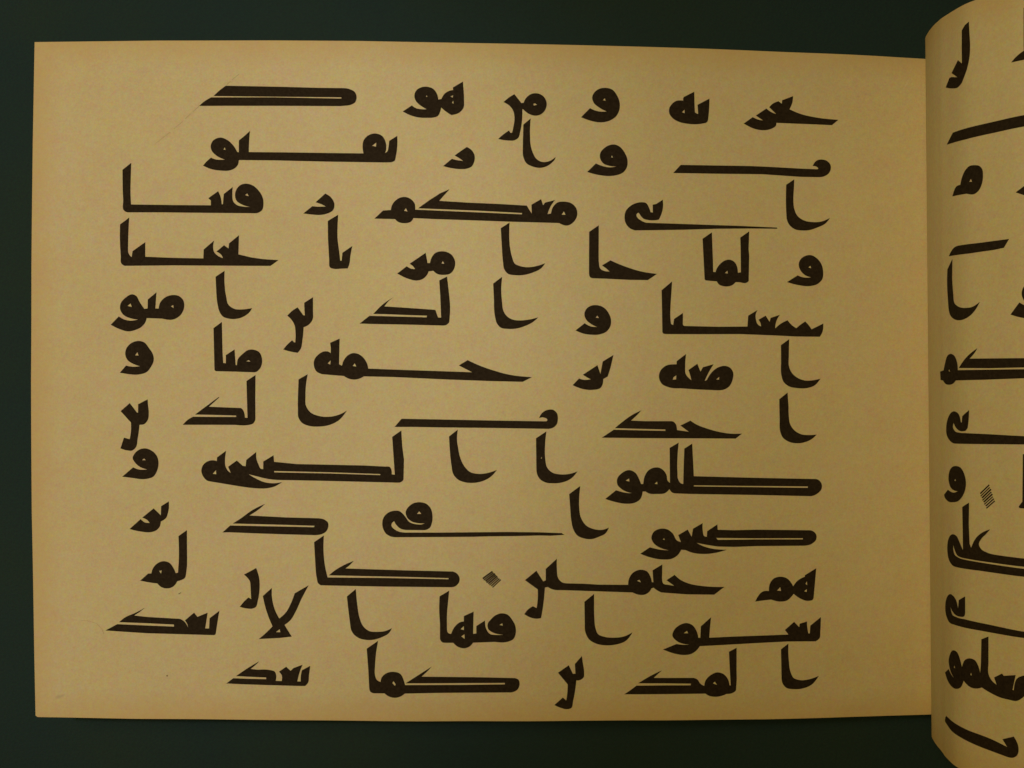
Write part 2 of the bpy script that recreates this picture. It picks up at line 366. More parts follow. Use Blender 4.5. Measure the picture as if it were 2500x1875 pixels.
# ---------------------------------------------------------------- the writing, in page coordinates (1/100 mm)
SCRIPT_FLAT = """-10482,10927 -8338,10882 -7118,10846 -6141,10834s -5938,10793s -5755,10691s -5689,10508s -5734,10325s -5897,10223s -6141,10187s -6304,10174 -8338,10187 -10373,10191 -11459,10187 -11308,10325s -11024,10500 -8745,10500 -6251,10451 -6243,10496 -8745,10524 -10934,10549 -10739,10732s
-9599,9267 -9628,8921s -9640,8494 -8338,8482 -6711,8457 -5437,8441 -5470,8677s -5429,8921s -5287,9084s -4994,9169s -4758,9084s -4627,8860s -4603,8677s -4623,8514s -4652,8449 -4562,8514s -4522,8677s -4493,8901 -4200,9084 -4200,8718s -4249,8352s -4298,8169s -4473,8112 -4676,8108 -6711,8140 -8745,8189 -9966,8201 -10006,8193 -10039,8026s -10149,7904s -10332,7823s -10657,7815s -11024,7872s -11312,7994 -11207,8128 -11024,8291 -10901,8238s -10739,8213s -10515,8217 -10820,8360s -11003,8555s -11036,8718s -10962,8901s -10678,9027s -10413,8929s -10210,8738s -10059,8494 -10006,8490 -10002,8921 -9803,9084s|-10568,8588 -10519,8669 -10491,8575|-5124,8718 -4969,8836 -4977,8689
-4000,9975 -3666,10199 -3503,10093s -3320,10061s -3125,10061 -3361,10203s -3524,10366s -3576,10569s -3503,10752s -3340,10858s -3117,10886s -2893,10813s -2750,10630s -2698,10419 -2588,10431 -2466,10630s -2303,10732s -2156,10764 -2165,10858 -1798,11074 -1782,10874s -1758,10427s -1782,10101s -1896,9959s -2222,9845 -2425,9979s -2596,10122 -2628,9979s -2710,9816s -2873,9755s -3076,9743s -3483,9768s -3768,9857s|-3153,10520 -3121,10573 -3100,10512|-2254,10532 -2156,10569 -2173,10484|-2197,10292 -2156,10378 -2136,10264
86,10618 220,10452s 342,10294 424,10302 525,10494s 709,10630s 913,10656s 1137,10560s 1267,10336s 1239,10092s 1096,9908s 851,9833s 607,9905s 395,10074 379,10058 371,9740s 301,9252s 220,9007s 77,8925s -106,8916s -309,8936s -509,8972 -309,9147s -110,9286 -57,9201 4,9201 49,9413s 90,9739s 45,10003s -85,10186s -313,10327 -106,10499s|778,10264 839,10289 917,10232 802,10203
684,9730 415,9504 399,8926 395,8601 415,8316s 525,8092s 750,7971s 1035,7924s 1280,7986s 1463,8118s 1577,8249s 1598,8322 1443,8207s 1239,8141s 1076,8148s 892,8257s 770,8460s 688,8724s 660,9090s 660,9376s
2534,9789 2865,10127 3037,10047s 3242,10004s 3480,10011 3201,10151s 2996,10332s 2943,10515s 3037,10720s 3222,10845s 3447,10876s 3693,10810s 3858,10608s 3960,10323s 3940,10057s 3837,9852s 3611,9686s 3242,9608s 2914,9658s|3340,10422 3410,10496 3435,10406
2763,7785 3082,8101 3324,8010s 3570,7963s 3841,7998 3570,8020s 3345,8112s 3242,8274s 3242,8478s 3386,8663s 3591,8780s 3776,8802s 3981,8710s 4145,8508s 4248,8243s 4236,7998s 4104,7792s 3817,7671s 3529,7644s 3160,7682s|3644,8331 3673,8409 3706,8319
-2523,7977 -2201,8242 -2018,8197s -1794,8169 -1937,8270s -2099,8360 -1896,8514s -1652,8677 -1469,8555s -1367,8352s -1387,8128s -1489,7953s -1652,7884s -1855,7867s -2181,7896s
6729,10781 6738,10330s 6754,10022 6854,9963 6875,9983 6850,10299 7296,10537 7283,10134s 7258,9846s 7233,9702s 7162,9640 6975,9604s 6767,9584s 6517,9596s 6185,9656s 5936,9784s 5808,9945s 5796,10150s 5895,10315s 6061,10433s 6318,10445 6310,10535 6351,10589|6268,10018 6364,10114 6372,9987
10478,10708 10452,10488s 10333,10209 10763,10041s 11275,9937s 12214,9864 11964,9659 11403,9667 10550,9677 9824,9690 9808,9587s 9660,9480s 9364,9409s 9069,9436s 8589,9641 8930,9886 9111,9807s 9317,9770 9048,9946 9448,10218 9617,10098s 9816,10020 9702,10133s 9558,10266 9702,10409s 9913,10501 10041,10413 10053,10541
5949,7777 6227,8080 7600,8078 8858,8081 9702,8058 10763,8015 11403,7998 11437,8028 11382,8089s 11223,8119 11296,8253s 11403,8338s 11574,8366s 11767,8316s 11896,8182s 11909,7996s 11831,7849s 11660,7742s 11403,7709 10763,7709 9279,7783 7600,7774
10516,7610 10210,7403 10202,6684s 10219,6148 10295,5942s 10507,5759s 10805,5709s 11061,5725s 11403,5833s 11703,5982s 11883,6192 11531,6050s 11189,6029s 10890,6082s 10635,6257s 10520,6524s 10490,6854s 10507,7267s
5560,6790 5572,6545s 5522,6299s 5419,6060 5316,6035 5027,6036s 4841,6088s 4738,6189s 4656,6303s 4586,6249s 4602,6147s 4738,6026s 4944,5937 5936,5913 7183,5881 8438,5853 9850,5804 9858,5763 8858,5759 7600,5737 6351,5692 5522,5672 4532,5652 4326,5736s 4182,5919s 4141,6123s 4182,6348s 4347,6541s 4573,6658s 4779,6692s 4944,6661s 5047,6499s 5109,6327 5192,6316 5184,6602 5233,6615 5316,6632
7396,5605 7046,5364 7121,3879s 7162,3826 7580,3792 7663,3678s 7831,3617s 7998,3610s 8166,3660s 8291,3772 8459,3765 8732,3767s 8787,3830s 8795,4756 8770,5003 8795,5653 8459,5419 8472,4958 8488,4136 8375,4118 8354,4299s 8270,4484s 8145,4577s 8019,4601s 7872,4562s 7705,4438s 7580,4272s 7530,4137 7442,4140 7434,4538|7885,4102 7977,4193 7994,4091
3189,5828 3185,4714 3197,4429s 3238,4245s 3361,4164s 3587,4133 3463,4246 3308,4356 3620,4545 3895,4424s 4306,4271s 4718,4151s 5345,4056 5006,3825 4306,3830 3484,3867 2992,3881s 2869,3917s 2828,4060s 2828,4712 2836,5589
5904,3781 5883,3421s 5850,2929s 5841,2479s 5866,2213 5945,2172 5978,2397 6310,2620 6306,2194s 6372,2141 7621,2117 8732,2129 8762,2533 9111,2741 9048,2596s 9060,2370s 9132,2205s 9250,2136 9216,2288s 9153,2382 9427,2536 9575,2310 9618,2455 9973,2572 9850,2374s 9787,2064 10020,2251s 10266,2372 10423,2191s 10593,2076 10763,2213s 10942,2330 11083,2173s 11177,2037 11634,2255 11587,1927s 11493,1761 10572,1766 9723,1804 8459,1848 7204,1840 5667,1839s 5543,1905s 5531,2682 5514,3452
2329,1966 2669,2232 2869,2122s 3123,2094 2869,2224s 2705,2387s 2656,2571s 2746,2775s 2910,2877s 3095,2898s 3361,2817s 3546,2614s 3640,2349s 3607,2104s 3463,1920s 3197,1817s 2910,1808s 2624,1849s|3074,2437 3131,2511 3193,2421
10236,3787 10640,4038 10853,3966s 11152,3968 10896,4065s 10725,4262s 10678,4448s 10747,4634s 10938,4769s 11152,4796s 11344,4703s 11537,4477s 11609,4188s 11571,3898s 11408,3731s 11109,3645s 10683,3675s|11045,4340 11122,4398 11152,4308
10313,1665 9999,1441 10012,747 10037,294s 10109,87s 10300,-78s 10640,-152s 10981,-153s 11280,-57s 11511,199 11237,141s 10896,137s 10640,232s 10427,418s 10326,624s 10304,1078s
6431,1107 6398,660s 6418,373s 6626,140 6605,251s 6522,517 6855,751 6971,456 7063,620 7463,731 7271,415s 7125,107 7209,148 7397,436s 7647,621s 7898,670s 8086,601s 8204,416s 8183,169s 8065,-78s 7898,-193s 7626,-234 6855,-201 6232,-159 5776,-118s 5527,5s 5420,230s 5465,475s 5651,660s 6074,726 6082,844|5933,160 5962,250 6066,320 6057,168|7564,169 7676,263 7668,161
-5038,6055 -4721,6352 -4436,6372 -4416,6486s -4274,6710s -4070,6832s -3907,6848s -3704,6771s -3574,6628s -3541,6380 -3460,6380 -1181,6283 357,6217 373,6266 -1181,6344 -3439,6433 -3053,6710 -2646,6974 -2288,7129 -2483,6913s -2666,6706 -1588,6641 -368,6589 544,6539 630,6389 724,6247 711,6572 1066,6777 1140,6554 1221,6656 1576,6747 1425,6535s 1303,6229 1425,6250 1507,6494s 1670,6658s 1915,6692s 2201,6620s 2365,6438s 2397,6214s 2283,5969s 2017,5812s 1833,5852s 1731,5905 39,5943 -1588,5998 -2809,6038 -3610,6075 -3684,5957s -3928,5888s -4172,5937s -4286,6038|-3956,6344 -3887,6437 -3826,6315|1821,6211 1903,6333 1964,6212
-91,5914 -412,5706 -368,4941 -327,4453s -286,4209s -164,4046s 121,3985s 447,3998s 773,4089s 1058,4232s 1217,4428 936,4333s 610,4280s 324,4312s 101,4413s -1,4657s -75,5023s -103,5511s
-3163,4806 -3094,4427 -3004,4431 -2951,4614s -2809,4797s -2524,4859s -2239,4757s -2085,4492s -2117,4228s -2259,4045s -2483,3996s -2768,4045s -2882,4146 -3053,4126 -3134,3963s -3297,3833s -3500,3788s -3785,3849s -4204,4045 -3854,4313 -3704,4228s -3549,4208 -3643,4330s -3753,4403 -3500,4574|-2585,4419 -2532,4500 -2483,4403
-363,3924 -689,3679 -661,3069 -620,2458s -551,2214s -408,2060s -164,2019s 162,2032s 447,2113s 773,2277s 960,2440 650,2366s 324,2329s 39,2357s -184,2479s -307,2662s -368,3028s -396,3476s
-13943,8098 -13959,7549s -13967,7020s -13947,6572 -12409,6552 -11025,6544 -11025,6715 -11119,6804 -10761,7061 -10680,6877s -10627,6580 -10586,6580 -10553,6959 -10228,7211 -10240,6938s -10212,6694s -10069,6552s -9845,6499s -9593,6483 -9886,6572s -10090,6715s -10142,6938s -10069,7162s -9927,7296s -9715,7337s -9479,7264s -9276,7081s -9133,6837s -9101,6613s -9154,6369s -9276,6279s -9561,6255s -11188,6267 -12816,6283 -14077,6283s -14199,6348s -14232,6735s -14260,7842|-9776,6918 -9695,6979 -9642,6877
-14012,6092 -14044,5514s -14057,4904s -14016,4741s -13922,4644 -13890,4863 -13426,5193 -13426,4660 -12409,4619 -11302,4599 -11290,4924 -10907,5254 -10944,5067s -10903,4823s -10781,4701s -10586,4611 -10639,4721s -10822,4851 -10545,5083 -10383,4965 -10362,5148 -10000,5449 -10020,4749 -9561,4640 -9154,4579 -8556,4538 -8849,4326 -10781,4334 -12409,4343 -14179,4326s -14289,4396s -14321,4701s -14354,5433 -14345,5840
-7640,6247 -7311,6511 -7119,6491 -6826,6499 -6957,6572s -7193,6654 -6835,6975 -6631,6837s -6501,6572s -6550,6369s -6753,6247s -6997,6194s -7323,6206s
-10529,4147 -10855,3928 -10830,3358 -10781,2910s -10720,2666s -10578,2463s -10374,2394s -10049,2394s -9805,2483s -9601,2646s -9520,2780 -9845,2735s -10171,2756s -10374,2890s -10476,3236s -10529,3683s
-14695,2170 -14398,2475 -14240,2381s -13996,2320s -13694,2361 -13955,2402s -14240,2544s -14341,2707s -14329,2951s -14158,3155s -13874,3285s -13772,3236s -13629,2992s -13467,2756 -13345,2764 -13336,3094 -13019,3358 -13060,2764 -12938,2764 -12897,2951s -12694,3175s -12409,3260s -12205,3228s -12022,3032s -12010,2788s -12124,2544s -12368,2373s -12816,2394 -13377,2414 -13426,2259s -13589,2076s -13833,1966s -14036,1926s -14362,2007s|-14077,2862 -13967,2951 -13922,2821|-12490,2841 -12405,2894 -12392,2788
-6367,6196 -6391,5749s -6391,5342s -6343,4935s -6290,4516 -6241,4516 -6212,4805 -5850,5057 -5915,4732s -5956,4406s -6017,4235 -6302,4223 -6546,4223s -6660,4264s -6697,4528s -6741,5342 -6745,5973
-2380,3938 -2664,3792 -2628,3226 -2595,2433 -2709,2433 -2803,2705 -2843,2718 -3454,2762 -4674,2844 -4532,3023s -4349,3169 -4674,2962s -5081,2567 -4674,2559 -3861,2526 -3112,2502 -3128,2441 -4268,2473 -5220,2498 -5407,2351s -5578,2213 -5081,2197 -3861,2176 -2640,2144s -2396,2168s -2294,2290s -2266,2779s -2306,3308
-7291,3181 -7612,2974 -7604,2738s -7588,2510 -7653,2526 -7848,2807 -8031,2697s -8230,2502 -8092,2372s -7970,2168s -7929,1883s -7938,1517 -7990,1538 -8051,1603 -8194,1477s -8377,1265 -8133,1192s -7848,1143 -7746,1273s -7677,1599s -7632,2079 -7482,2148s -7319,2331s -7291,2657
-14361,411 -14133,676 -13901,635s -13625,651 -13861,733s -14085,887s -14162,1091s -14125,1294s -13942,1498s -13678,1579s -13474,1530s -13291,1315s -13149,1091s -13116,887s -13210,643s -13373,440s -13657,350s -14024,359|-13800,1050 -13718,1168 -13674,1042
-10626,2271 -10931,2047 -10891,521s -10830,468 -10118,452 -9426,428s -9263,521s -9161,725s -9161,969s -9263,1172s -9446,1254s -9629,1254s -9873,1091s -10036,908s -10069,692 -10118,704 -10158,1266 -10476,1058 -10476,757 -10573,774 -10598,1132 -10614,1823s|-9735,830 -9637,875 -9580,822
-9389,330 -9719,110 -9703,-496 -9682,-1236 -9776,-1228 -9853,-943s -9914,-878 -10524,-854 -11094,-830 -10708,-484 -10736,-476 -11603,-1118 -10931,-1131 -10097,-1155 -10097,-1204 -10931,-1204 -11672,-1196 -11867,-1310s -12050,-1493 -10931,-1493 -10118,-1497 -9670,-1501s -9487,-1452s -9393,-1269s -9397,-496
-7481,359 -7815,167 -7839,-496 -7839,-943s -7819,-1228s -7676,-1432s -7432,-1533s -7066,-1558s -6700,-1505s -6374,-1350s -6049,-976 -6293,-1106s -6659,-1196s -7025,-1179s -7392,-1025s -7534,-821s -7562,-415s -7546,-48s
-13340,-561 -13686,-740 -13690,-1049 -13731,-1041 -13995,-699 -14329,-992 -13950,-1411 -13950,-1717s -13995,-2018 -14044,-2009 -14207,-1961 -14337,-2359 -14105,-2429s -13901,-2433s -13779,-2327s -13706,-2001s -13637,-1493 -13474,-1472s -13332,-1310s -13299,-1025s -13324,-781
-14276,-3393 -13873,-3051 -13698,-3120s -13360,-3128 -13617,-3039s -13820,-2856s -13893,-2713s -13820,-2551s -13617,-2388s -13434,-2355s -13210,-2429s -13006,-2632s -12945,-2856s -12986,-3141s -13128,-3385s -13413,-3478s -13861,-3446|-13547,-2787 -13474,-2726 -13413,-2791
-6314,1664 -6660,1509 -6636,1314 -6640,1131 -6709,1180s -6892,1192s -7075,1090s -7238,887s -7254,663s -7156,459s -6953,358 -6159,293 -5976,195s -5773,162s -5570,203s -5427,280 -4349,256 -2315,162 -687,105 392,81 730,252 -117,346s -687,500s -1175,671s -1623,874 -1948,679 -1460,431 -3128,488 -4349,529 -5264,565 -5305,744s -5447,968s -5651,1110s -5834,1131s -6058,1009s -6180,826s -6229,671 -6334,724|-6749,756 -6640,866 -6656,716|-5834,659 -5761,761 -5704,643
3726,1067 3598,528s 3516,275 3352,181 3332,-2s 3250,-145s 2983,-214s 2574,-178s 2222,-43 2459,202 2656,153s 2893,173 2758,242s 2598,340 3139,691 3250,365 3332,826
-4301,-1573 -4045,-1272 -2316,-1304 -688,-1337 1267,-1367 1299,-1306s 1185,-1232s 989,-1244 1104,-1061s 1308,-947s 1512,-947s 1654,-1082s 1683,-1265s 1634,-1489s 1491,-1611s 1328,-1644 -688,-1610 -2723,-1589 -3536,-1573
-1986,-1670 -2308,-1923 -2255,-2688s -2214,-3013s -2153,-3298s -1990,-3493s -1746,-3595s -1461,-3623s -1136,-3575s -810,-3420s -554,-3148 -892,-3257s -1258,-3290s -1543,-3217s -1746,-3013s -1888,-2728s -1970,-2362s -2015,-2037s
1259,-1737 879,-1989 892,-3097s 920,-3301s 1022,-3484s 1226,-3607s 1512,-3640s 1838,-3609s 2165,-3467s 2402,-3207 2165,-3284s 1756,-3311s 1471,-3241s 1287,-3057s 1218,-2731s 1214,-2202s|1055,-2731 1087,-2670 1095,-2731
-4055,-1700 -4389,-1936 -4295,-3320 -4409,-3307 -4418,-3145s -4470,-3043s -4633,-3023 -5447,-2982 -7888,-2929 -8714,-2848 -8730,-2608 -9109,-2839 -9109,-3116 -9190,-3104s -9292,-2921s -9353,-2758s -9361,-2486 -9727,-2778 -9752,-3010 -9861,-2994 -10077,-2799 -10394,-3031 -10297,-3254 -10411,-3165s -10492,-3002s -10508,-2758s -10464,-2441 -10801,-2689 -10805,-2819 -10940,-2791s -11143,-2831s -11306,-2962s -11375,-3165s -11306,-3389s -11102,-3560s -9923,-3755 -9272,-3824s -9027,-3824s -8702,-3755s -8417,-3592 -8743,-3633s -9109,-3580s -9394,-3450s -9638,-3307 -9394,-3368s -8905,-3482s -8214,-3519 -6668,-3552 -4226,-3613s -4064,-3592s -3974,-3490s -3958,-2758 -4023,-2270|-10960,-3287 -10838,-3153 -10830,-3303|-8714,-3185 -6668,-3234 -4824,-3299 -4828,-3336 -6668,-3275 -8702,-3234
-10602,-5435 -10317,-5179 -8702,-5212 -7245,-5240 -7229,-5191 -8702,-5146 -10228,-5110 -9923,-4915s -9516,-4622s -9036,-4386 -9272,-4589s -9617,-4813 -8295,-4882 -7074,-4915 -6871,-4963s -6737,-5077s -6729,-5240s -6810,-5403s -6993,-5504s -7237,-5533 -8295,-5504 -9516,-5464 -10329,-5431
3297,-1972 3740,-1679 5657,-1728 5657,-1675 4501,-1644 3782,-1622 3966,-1467s 4419,-1141s 4769,-966 4584,-1162s 4378,-1345 4913,-1367 5905,-1369s 6009,-1430s 6092,-1697 6528,-1760 6216,-1533 6590,-1350 6819,-1494s 7194,-1638s 7736,-1784s 8071,-1834s 8532,-1836 8289,-2020 6985,-2007 4913,-1992
10263,-319 9949,-566 9966,-1276s 9988,-1771s 10072,-1978s 10306,-2144s 10646,-2204s 10901,-2168s 11157,-2066s 11380,-1885 11115,-1900s 10774,-1865s 10518,-1711s 10369,-1484s 10318,-1194s 10306,-864
6150,-2160 5814,-2355 5823,-3641 5740,-3567s 5698,-3354s 5574,-3169s 5409,-3078s 5244,-3077s 5037,-3166s 4893,-3370s 4831,-3677 4748,-3676 4666,-3471s 4542,-3267s 4316,-3163s 4049,-3264s 3864,-3488s 3864,-3672s 4049,-3877s 4398,-4010 4213,-4000s 3823,-3901 3424,-4221 3761,-4325s 4213,-4401s 4501,-4370s 4707,-4248s 4810,-3955 4913,-3955 5037,-4025s 5326,-4048s 5657,-4009s 5802,-3878 5926,-4010s 6030,-4031s 6569,-4055 9079,-4116 11115,-4175s 11371,-4095s 11555,-3890s 11542,-3683s 11414,-3557s 11243,-3535 9079,-3477 6715,-3400 6694,-2908 6656,-2199 6362,-2382 6341,-2906 6320,-3685 6237,-3664s 6133,-3520s 6104,-3233s 6113,-2578s|4180,-3551 4304,-3470 4316,-3584|5252,-3671 5347,-3589 5355,-3688|6715,-3737 8659,-3775 11029,-3811 11029,-3864 8659,-3816 6715,-3778
7598,-5188 7214,-5435 7202,-5640 7110,-5619s 7048,-5413s 7048,-5134 6686,-5336 6632,-5634 6486,-5367 6133,-5568 6229,-5823 6092,-5773s 5926,-5505s 5740,-5360s 5450,-5329s 5223,-5438s 5132,-5662s 5244,-5888s 5450,-6025s 5789,-6126 5492,-6103s 5078,-6009 4720,-6243 5078,-6377s 5574,-6464s 5905,-6435s 6113,-6306s 6245,-6110 6403,-6124 6652,-6221s 7069,-6275s 7486,-6246s 7966,-6129 7402,-6081s 7069,-5987s 6819,-5862 7027,-5905s 7611,-6006 8239,-6029 9079,-6010 10901,-6022 11200,-5956s 11371,-5792s 11380,-5627s 11243,-5480s 11029,-5449 9079,-5401 8239,-5408 7611,-5385|5554,-5727 5603,-5678 5628,-5740|7557,-5685 9079,-5722 10859,-5744 10859,-5786 9079,-5763 7611,-5759
1923,-5531 1820,-5465 1004,-5433 -218,-5418 -1438,-5428 -2659,-5440 -3879,-5440 -4124,-5408s -4307,-5318s -4421,-5176s -4388,-5082s -4319,-5025 -4225,-5176s -4083,-5298s -3879,-5347 -3228,-5351s -3025,-5278s -2923,-5034s -2915,-4789s -2984,-4545s -3147,-4383s -3350,-4330s -3595,-4362s -3798,-4505s -3896,-4688s -3839,-4891s -3676,-5034s -3473,-5091s -3196,-5103 -3310,-5143 -3513,-5135s -3757,-5054s -3900,-4871s -4022,-4728s -4124,-4655s -4286,-4639s -4530,-4708s -4693,-4871s -4750,-5074s -4713,-5318s -4612,-5481s -4429,-5587s -4205,-5611 -2659,-5603 -1438,-5595 -828,-5579 190,-5569 1004,-5551 1412,-5561|-3481,-4757 -3399,-4663 -3322,-4757
2503,-3740 2098,-4036 2139,-4635 2180,-5043s 2249,-5329s 2393,-5554s 2638,-5665s 2925,-5691s 3211,-5599s 3416,-5498s 3560,-5275 3293,-5355s 3047,-5333s 2720,-5188s 2536,-4922s 2462,-4514s 2462,-4188s
1645,-6406 1237,-6778 1237,-7198 1147,-7238 894,-6842 475,-7186 943,-7530 943,-7889s 903,-8214 768,-8144 597,-8253s 450,-8436 678,-8559s 923,-8605s 1066,-8582 1147,-8093s 1208,-7462 1310,-7443 1494,-7533s 1820,-7560 3162,-7614 4436,-7667 4683,-7755s 4889,-7749s 5054,-7653s 5137,-7523 5219,-7499 5343,-7595s 5508,-7679 6462,-7760 7482,-7786 7862,-7504 7085,-7464s 6545,-7363s 6212,-7216s 5997,-7033 5695,-7230 5984,-7438 5736,-7395 5591,-7364s 5529,-7167 5541,-6643 5178,-6857 5207,-7295 5153,-7294 5095,-7081s 4971,-6896s 4724,-6832s 4436,-6952s 4292,-7196s 4271,-7383 3162,-7366 2638,-7329 2066,-7313 1820,-7262s 1718,-7160s 1645,-6752s|4600,-7239 4691,-7200 4745,-7298
-2301,-7568 -2651,-7772 -2667,-8167s -2638,-8777 -2638,-9346 -2557,-9460s -2415,-9481 -2150,-9481 -2008,-9611s -1723,-9680s -1520,-9591s -1426,-9477 -624,-9449 -136,-9439s 47,-9350s 141,-9106s 120,-8862s 6,-8638s -156,-8454s -380,-8400s -584,-8461s -787,-8635s -889,-8777s -869,-8981s -706,-9103s -319,-9186 -543,-9193s -828,-9144s -942,-8981s -991,-8663 -1308,-8866 -1308,-9135 -1426,-9155 -1406,-8337 -1764,-8500 -1764,-8695 -1886,-8716s -2089,-8879s -2232,-9155 -2333,-9123s -2382,-8980s -2382,-8451s -2341,-7963s|-1886,-8980 -1764,-8866 -1764,-9009|-1857,-9245 -1743,-9163 -1735,-9338|-462,-8827 -360,-8767 -340,-8852
3015,-7707 2659,-7994 2671,-8797 2699,-9124s 2843,-9390s 3088,-9535s 3490,-9605s 3778,-9584s 4189,-9442s 4440,-9126 4189,-9258s 3696,-9322s 3408,-9290s 3162,-9185s 3068,-8964s 3027,-8597s 3015,-8188
-6891,-5545 -7245,-5789 -7196,-6623 -7144,-7112s -7095,-7295s -6993,-7368 -6261,-7384 -4633,-7417 -2334,-7441 -2090,-7413s -1968,-7311s -1919,-7108s -2009,-6945s -2172,-6863 -3880,-6823 -4633,-6798 -6098,-6750 -5935,-6623s -5793,-6473 -6057,-6583s -6545,-6868s -6700,-7002 -4633,-7047 -3880,-7063 -2322,-7108 -2334,-7148 -3880,-7116 -4633,-7099 -6749,-7079 -6851,-6623s -6899,-6135s
-12567,-4296 -12591,-4670s -12681,-4914s -12864,-5036 -12905,-5219s -13047,-5370s -13210,-5423s -13617,-5402s -14011,-5313 -13604,-4947 -13454,-5069s -13271,-5085 -13373,-4975s -13547,-4894 -13128,-4556 -12986,-4690s -12864,-4812 -12852,-4475
-11908,-5349 -12217,-5573 -12201,-6379s -12233,-6908 -12315,-6928 -12396,-6745s -12559,-6541s -12783,-6489s -13006,-6582s -13169,-6786s -13210,-6936 -13324,-6940 -13617,-7201 -13291,-7266s -12986,-7306 -12844,-7437s -12599,-7485s -12437,-7437s -12254,-7221 -12111,-7180s -11989,-7111s -11928,-6867s -11900,-6379|-12925,-6847 -12831,-6826 -12852,-6948
-9365,-6737 -9812,-6977 -9670,-7111s -9580,-7274s -9548,-7884 -9589,-7843 -9650,-7815 -9792,-7945s -9967,-8157 -9711,-8218s -9507,-8222s -9393,-8177s -9304,-7925s -9243,-7518s -9255,-7111s
-8795,-7465 -9121,-7762 -9039,-8128s -8938,-8454s -8767,-8869 -8978,-9084s -9271,-9337 -8490,-9296 -8063,-9247 -8205,-9023s -8327,-8820 -8124,-8657s -7920,-8332s -7717,-7884s -7444,-7367 -7953,-7660 -8083,-8006s -8287,-8372s -8519,-8584 -8653,-8332s -8755,-8006s -8795,-7721|-8641,-9084 -8510,-8975 -8482,-9084
-14886,-9023 -14451,-8791 -13373,-8840 -12376,-8881 -12384,-8808 -13373,-8759 -14382,-8718 -14186,-8555s -13779,-8372s -13446,-8197 -13617,-8332s -13832,-8474 -13373,-8527 -12193,-8596s -12050,-8657s -11859,-8922 -11908,-8759s -11981,-8657 -11643,-8372 -11521,-8527 -11147,-8372 -11184,-8617s -11236,-8950 -11094,-8950 -11074,-8576 -10716,-8303 -10789,-8739s -10850,-9145s -10911,-9198 -11745,-9174 -13373,-9125 -14593,-9044
11366,-6863 11323,-7330s 11250,-7970s 11195,-8052 11003,-8069s 10747,-7981s 10492,-7803 10406,-7913s 10237,-8046s 9982,-8083s 9644,-8003 9348,-8031s 9032,-8067 9369,-7681s 9551,-7680 9580,-7425s 9728,-7221s 9982,-7155s 10237,-7221s 10406,-7397s 10479,-7522 10619,-7338s 10926,-7170 10926,-7116|10951,-7439 11003,-7345 11011,-7490|10896,-7715 10994,-7634 10994,-7738|9864,-7669 9982,-7547 10016,-7688
11537,-8688 11528,-9197s 11494,-9486s 11344,-9594 10237,-9574 8969,-9606 7293,-9662 6938,-9676 6793,-9846s 6585,-9965s 6377,-9991s 6004,-9936s 5565,-9777 6066,-9580 6294,-9612s 6543,-9604 6294,-9571s 6066,-9465s 5913,-9258s 5962,-9095s 6211,-8874s 6439,-8815s 6668,-8901s 6814,-9108s 6888,-9368 6959,-9365 6980,-8947 7368,-8616 7313,-9116s 7293,-9370 8129,-9344 9390,-9326 10300,-9315 10165,-9139 10513,-8845 10713,-9047 10726,-8919 11003,-8842 11024,-9062s 11067,-9290 11122,-9291 11139,-9002|6336,-9191 6460,-9103 6502,-9193
10300,-9650 10012,-9858 10016,-10898 10046,-11085s 10194,-11274s 10492,-11340s 10789,-11331s 11173,-11196s 11460,-10872 11088,-10987s 10747,-11011s 10470,-10909s 10364,-10700s 10300,-10203s
8322,-9758 8032,-9901 8053,-10362 8095,-11144 8053,-11143 8003,-10936s 7836,-10727s 7606,-10653s 7334,-10758s 7147,-10960s 7105,-11144 6980,-11080s 6834,-10893s 6709,-10841 5218,-10816 5342,-10703s 5528,-10542 5218,-10681s 4640,-11007 5631,-11023 6606,-11052 6585,-11113 5631,-11096 4578,-11092 4352,-11260s 4126,-11408 5218,-11417 7147,-11432 7293,-11517s 7543,-11555s 7752,-11527s 7940,-11457 8129,-11440s 8275,-11353s 8305,-11148s 8317,-10573|7430,-11056 7501,-10996 7585,-11116
-10467,-10971 -10211,-10775 -9633,-10796 -9002,-10808 -9002,-10747 -9633,-10722 -10109,-10698 -9674,-10401s -9246,-10145 -9429,-10320s -9572,-10434 -9307,-10462 -8860,-10474s -8697,-10523s -8636,-10666s -8656,-10869 -8433,-10877 -8433,-10666s -8534,-10535 -8270,-10352 -8107,-10503 -8005,-10401 -7668,-10279 -7761,-10503s -7863,-10889 -7741,-10897 -7729,-10645s -7692,-10482 -7387,-10320 -7436,-10666s -7476,-10950s -7578,-11060 -7802,-11060 -9023,-11024 -9836,-10999
-5719,-7504 -6044,-7777 -5991,-8265 -5910,-8916s -5829,-9119s -5645,-9282s -5320,-9372s -5035,-9355s -4750,-9262s -4506,-9119s -4396,-8936 -4628,-9038s -4954,-9071s -5239,-9038s -5442,-8875s -5584,-8550s -5666,-8062s
-4905,-9404 -5320,-9689 -5259,-10503 -5230,-11113s -5178,-11276s -5056,-11325 -4669,-11325 -4506,-11439s -4282,-11487s -4099,-11447s -3924,-11333 -2704,-11312 -181,-11299 22,-11288s 206,-11187s 279,-10984s 246,-10842s 104,-10772 -1076,-10743 -3314,-10714 -3123,-10543s -2940,-10348 -3408,-10645s -3896,-10958 -2704,-10958 -263,-10949 -263,-11002 -1890,-11020 -3916,-11020 -3957,-10869s -4099,-10604s -4364,-10535s -4628,-10604s -4791,-10788s -4811,-10910 -4954,-10828s -5015,-10666s -5015,-10299s -4974,-9811|-4384,-10950 -4343,-10877 -4262,-10991 -4282,-11052
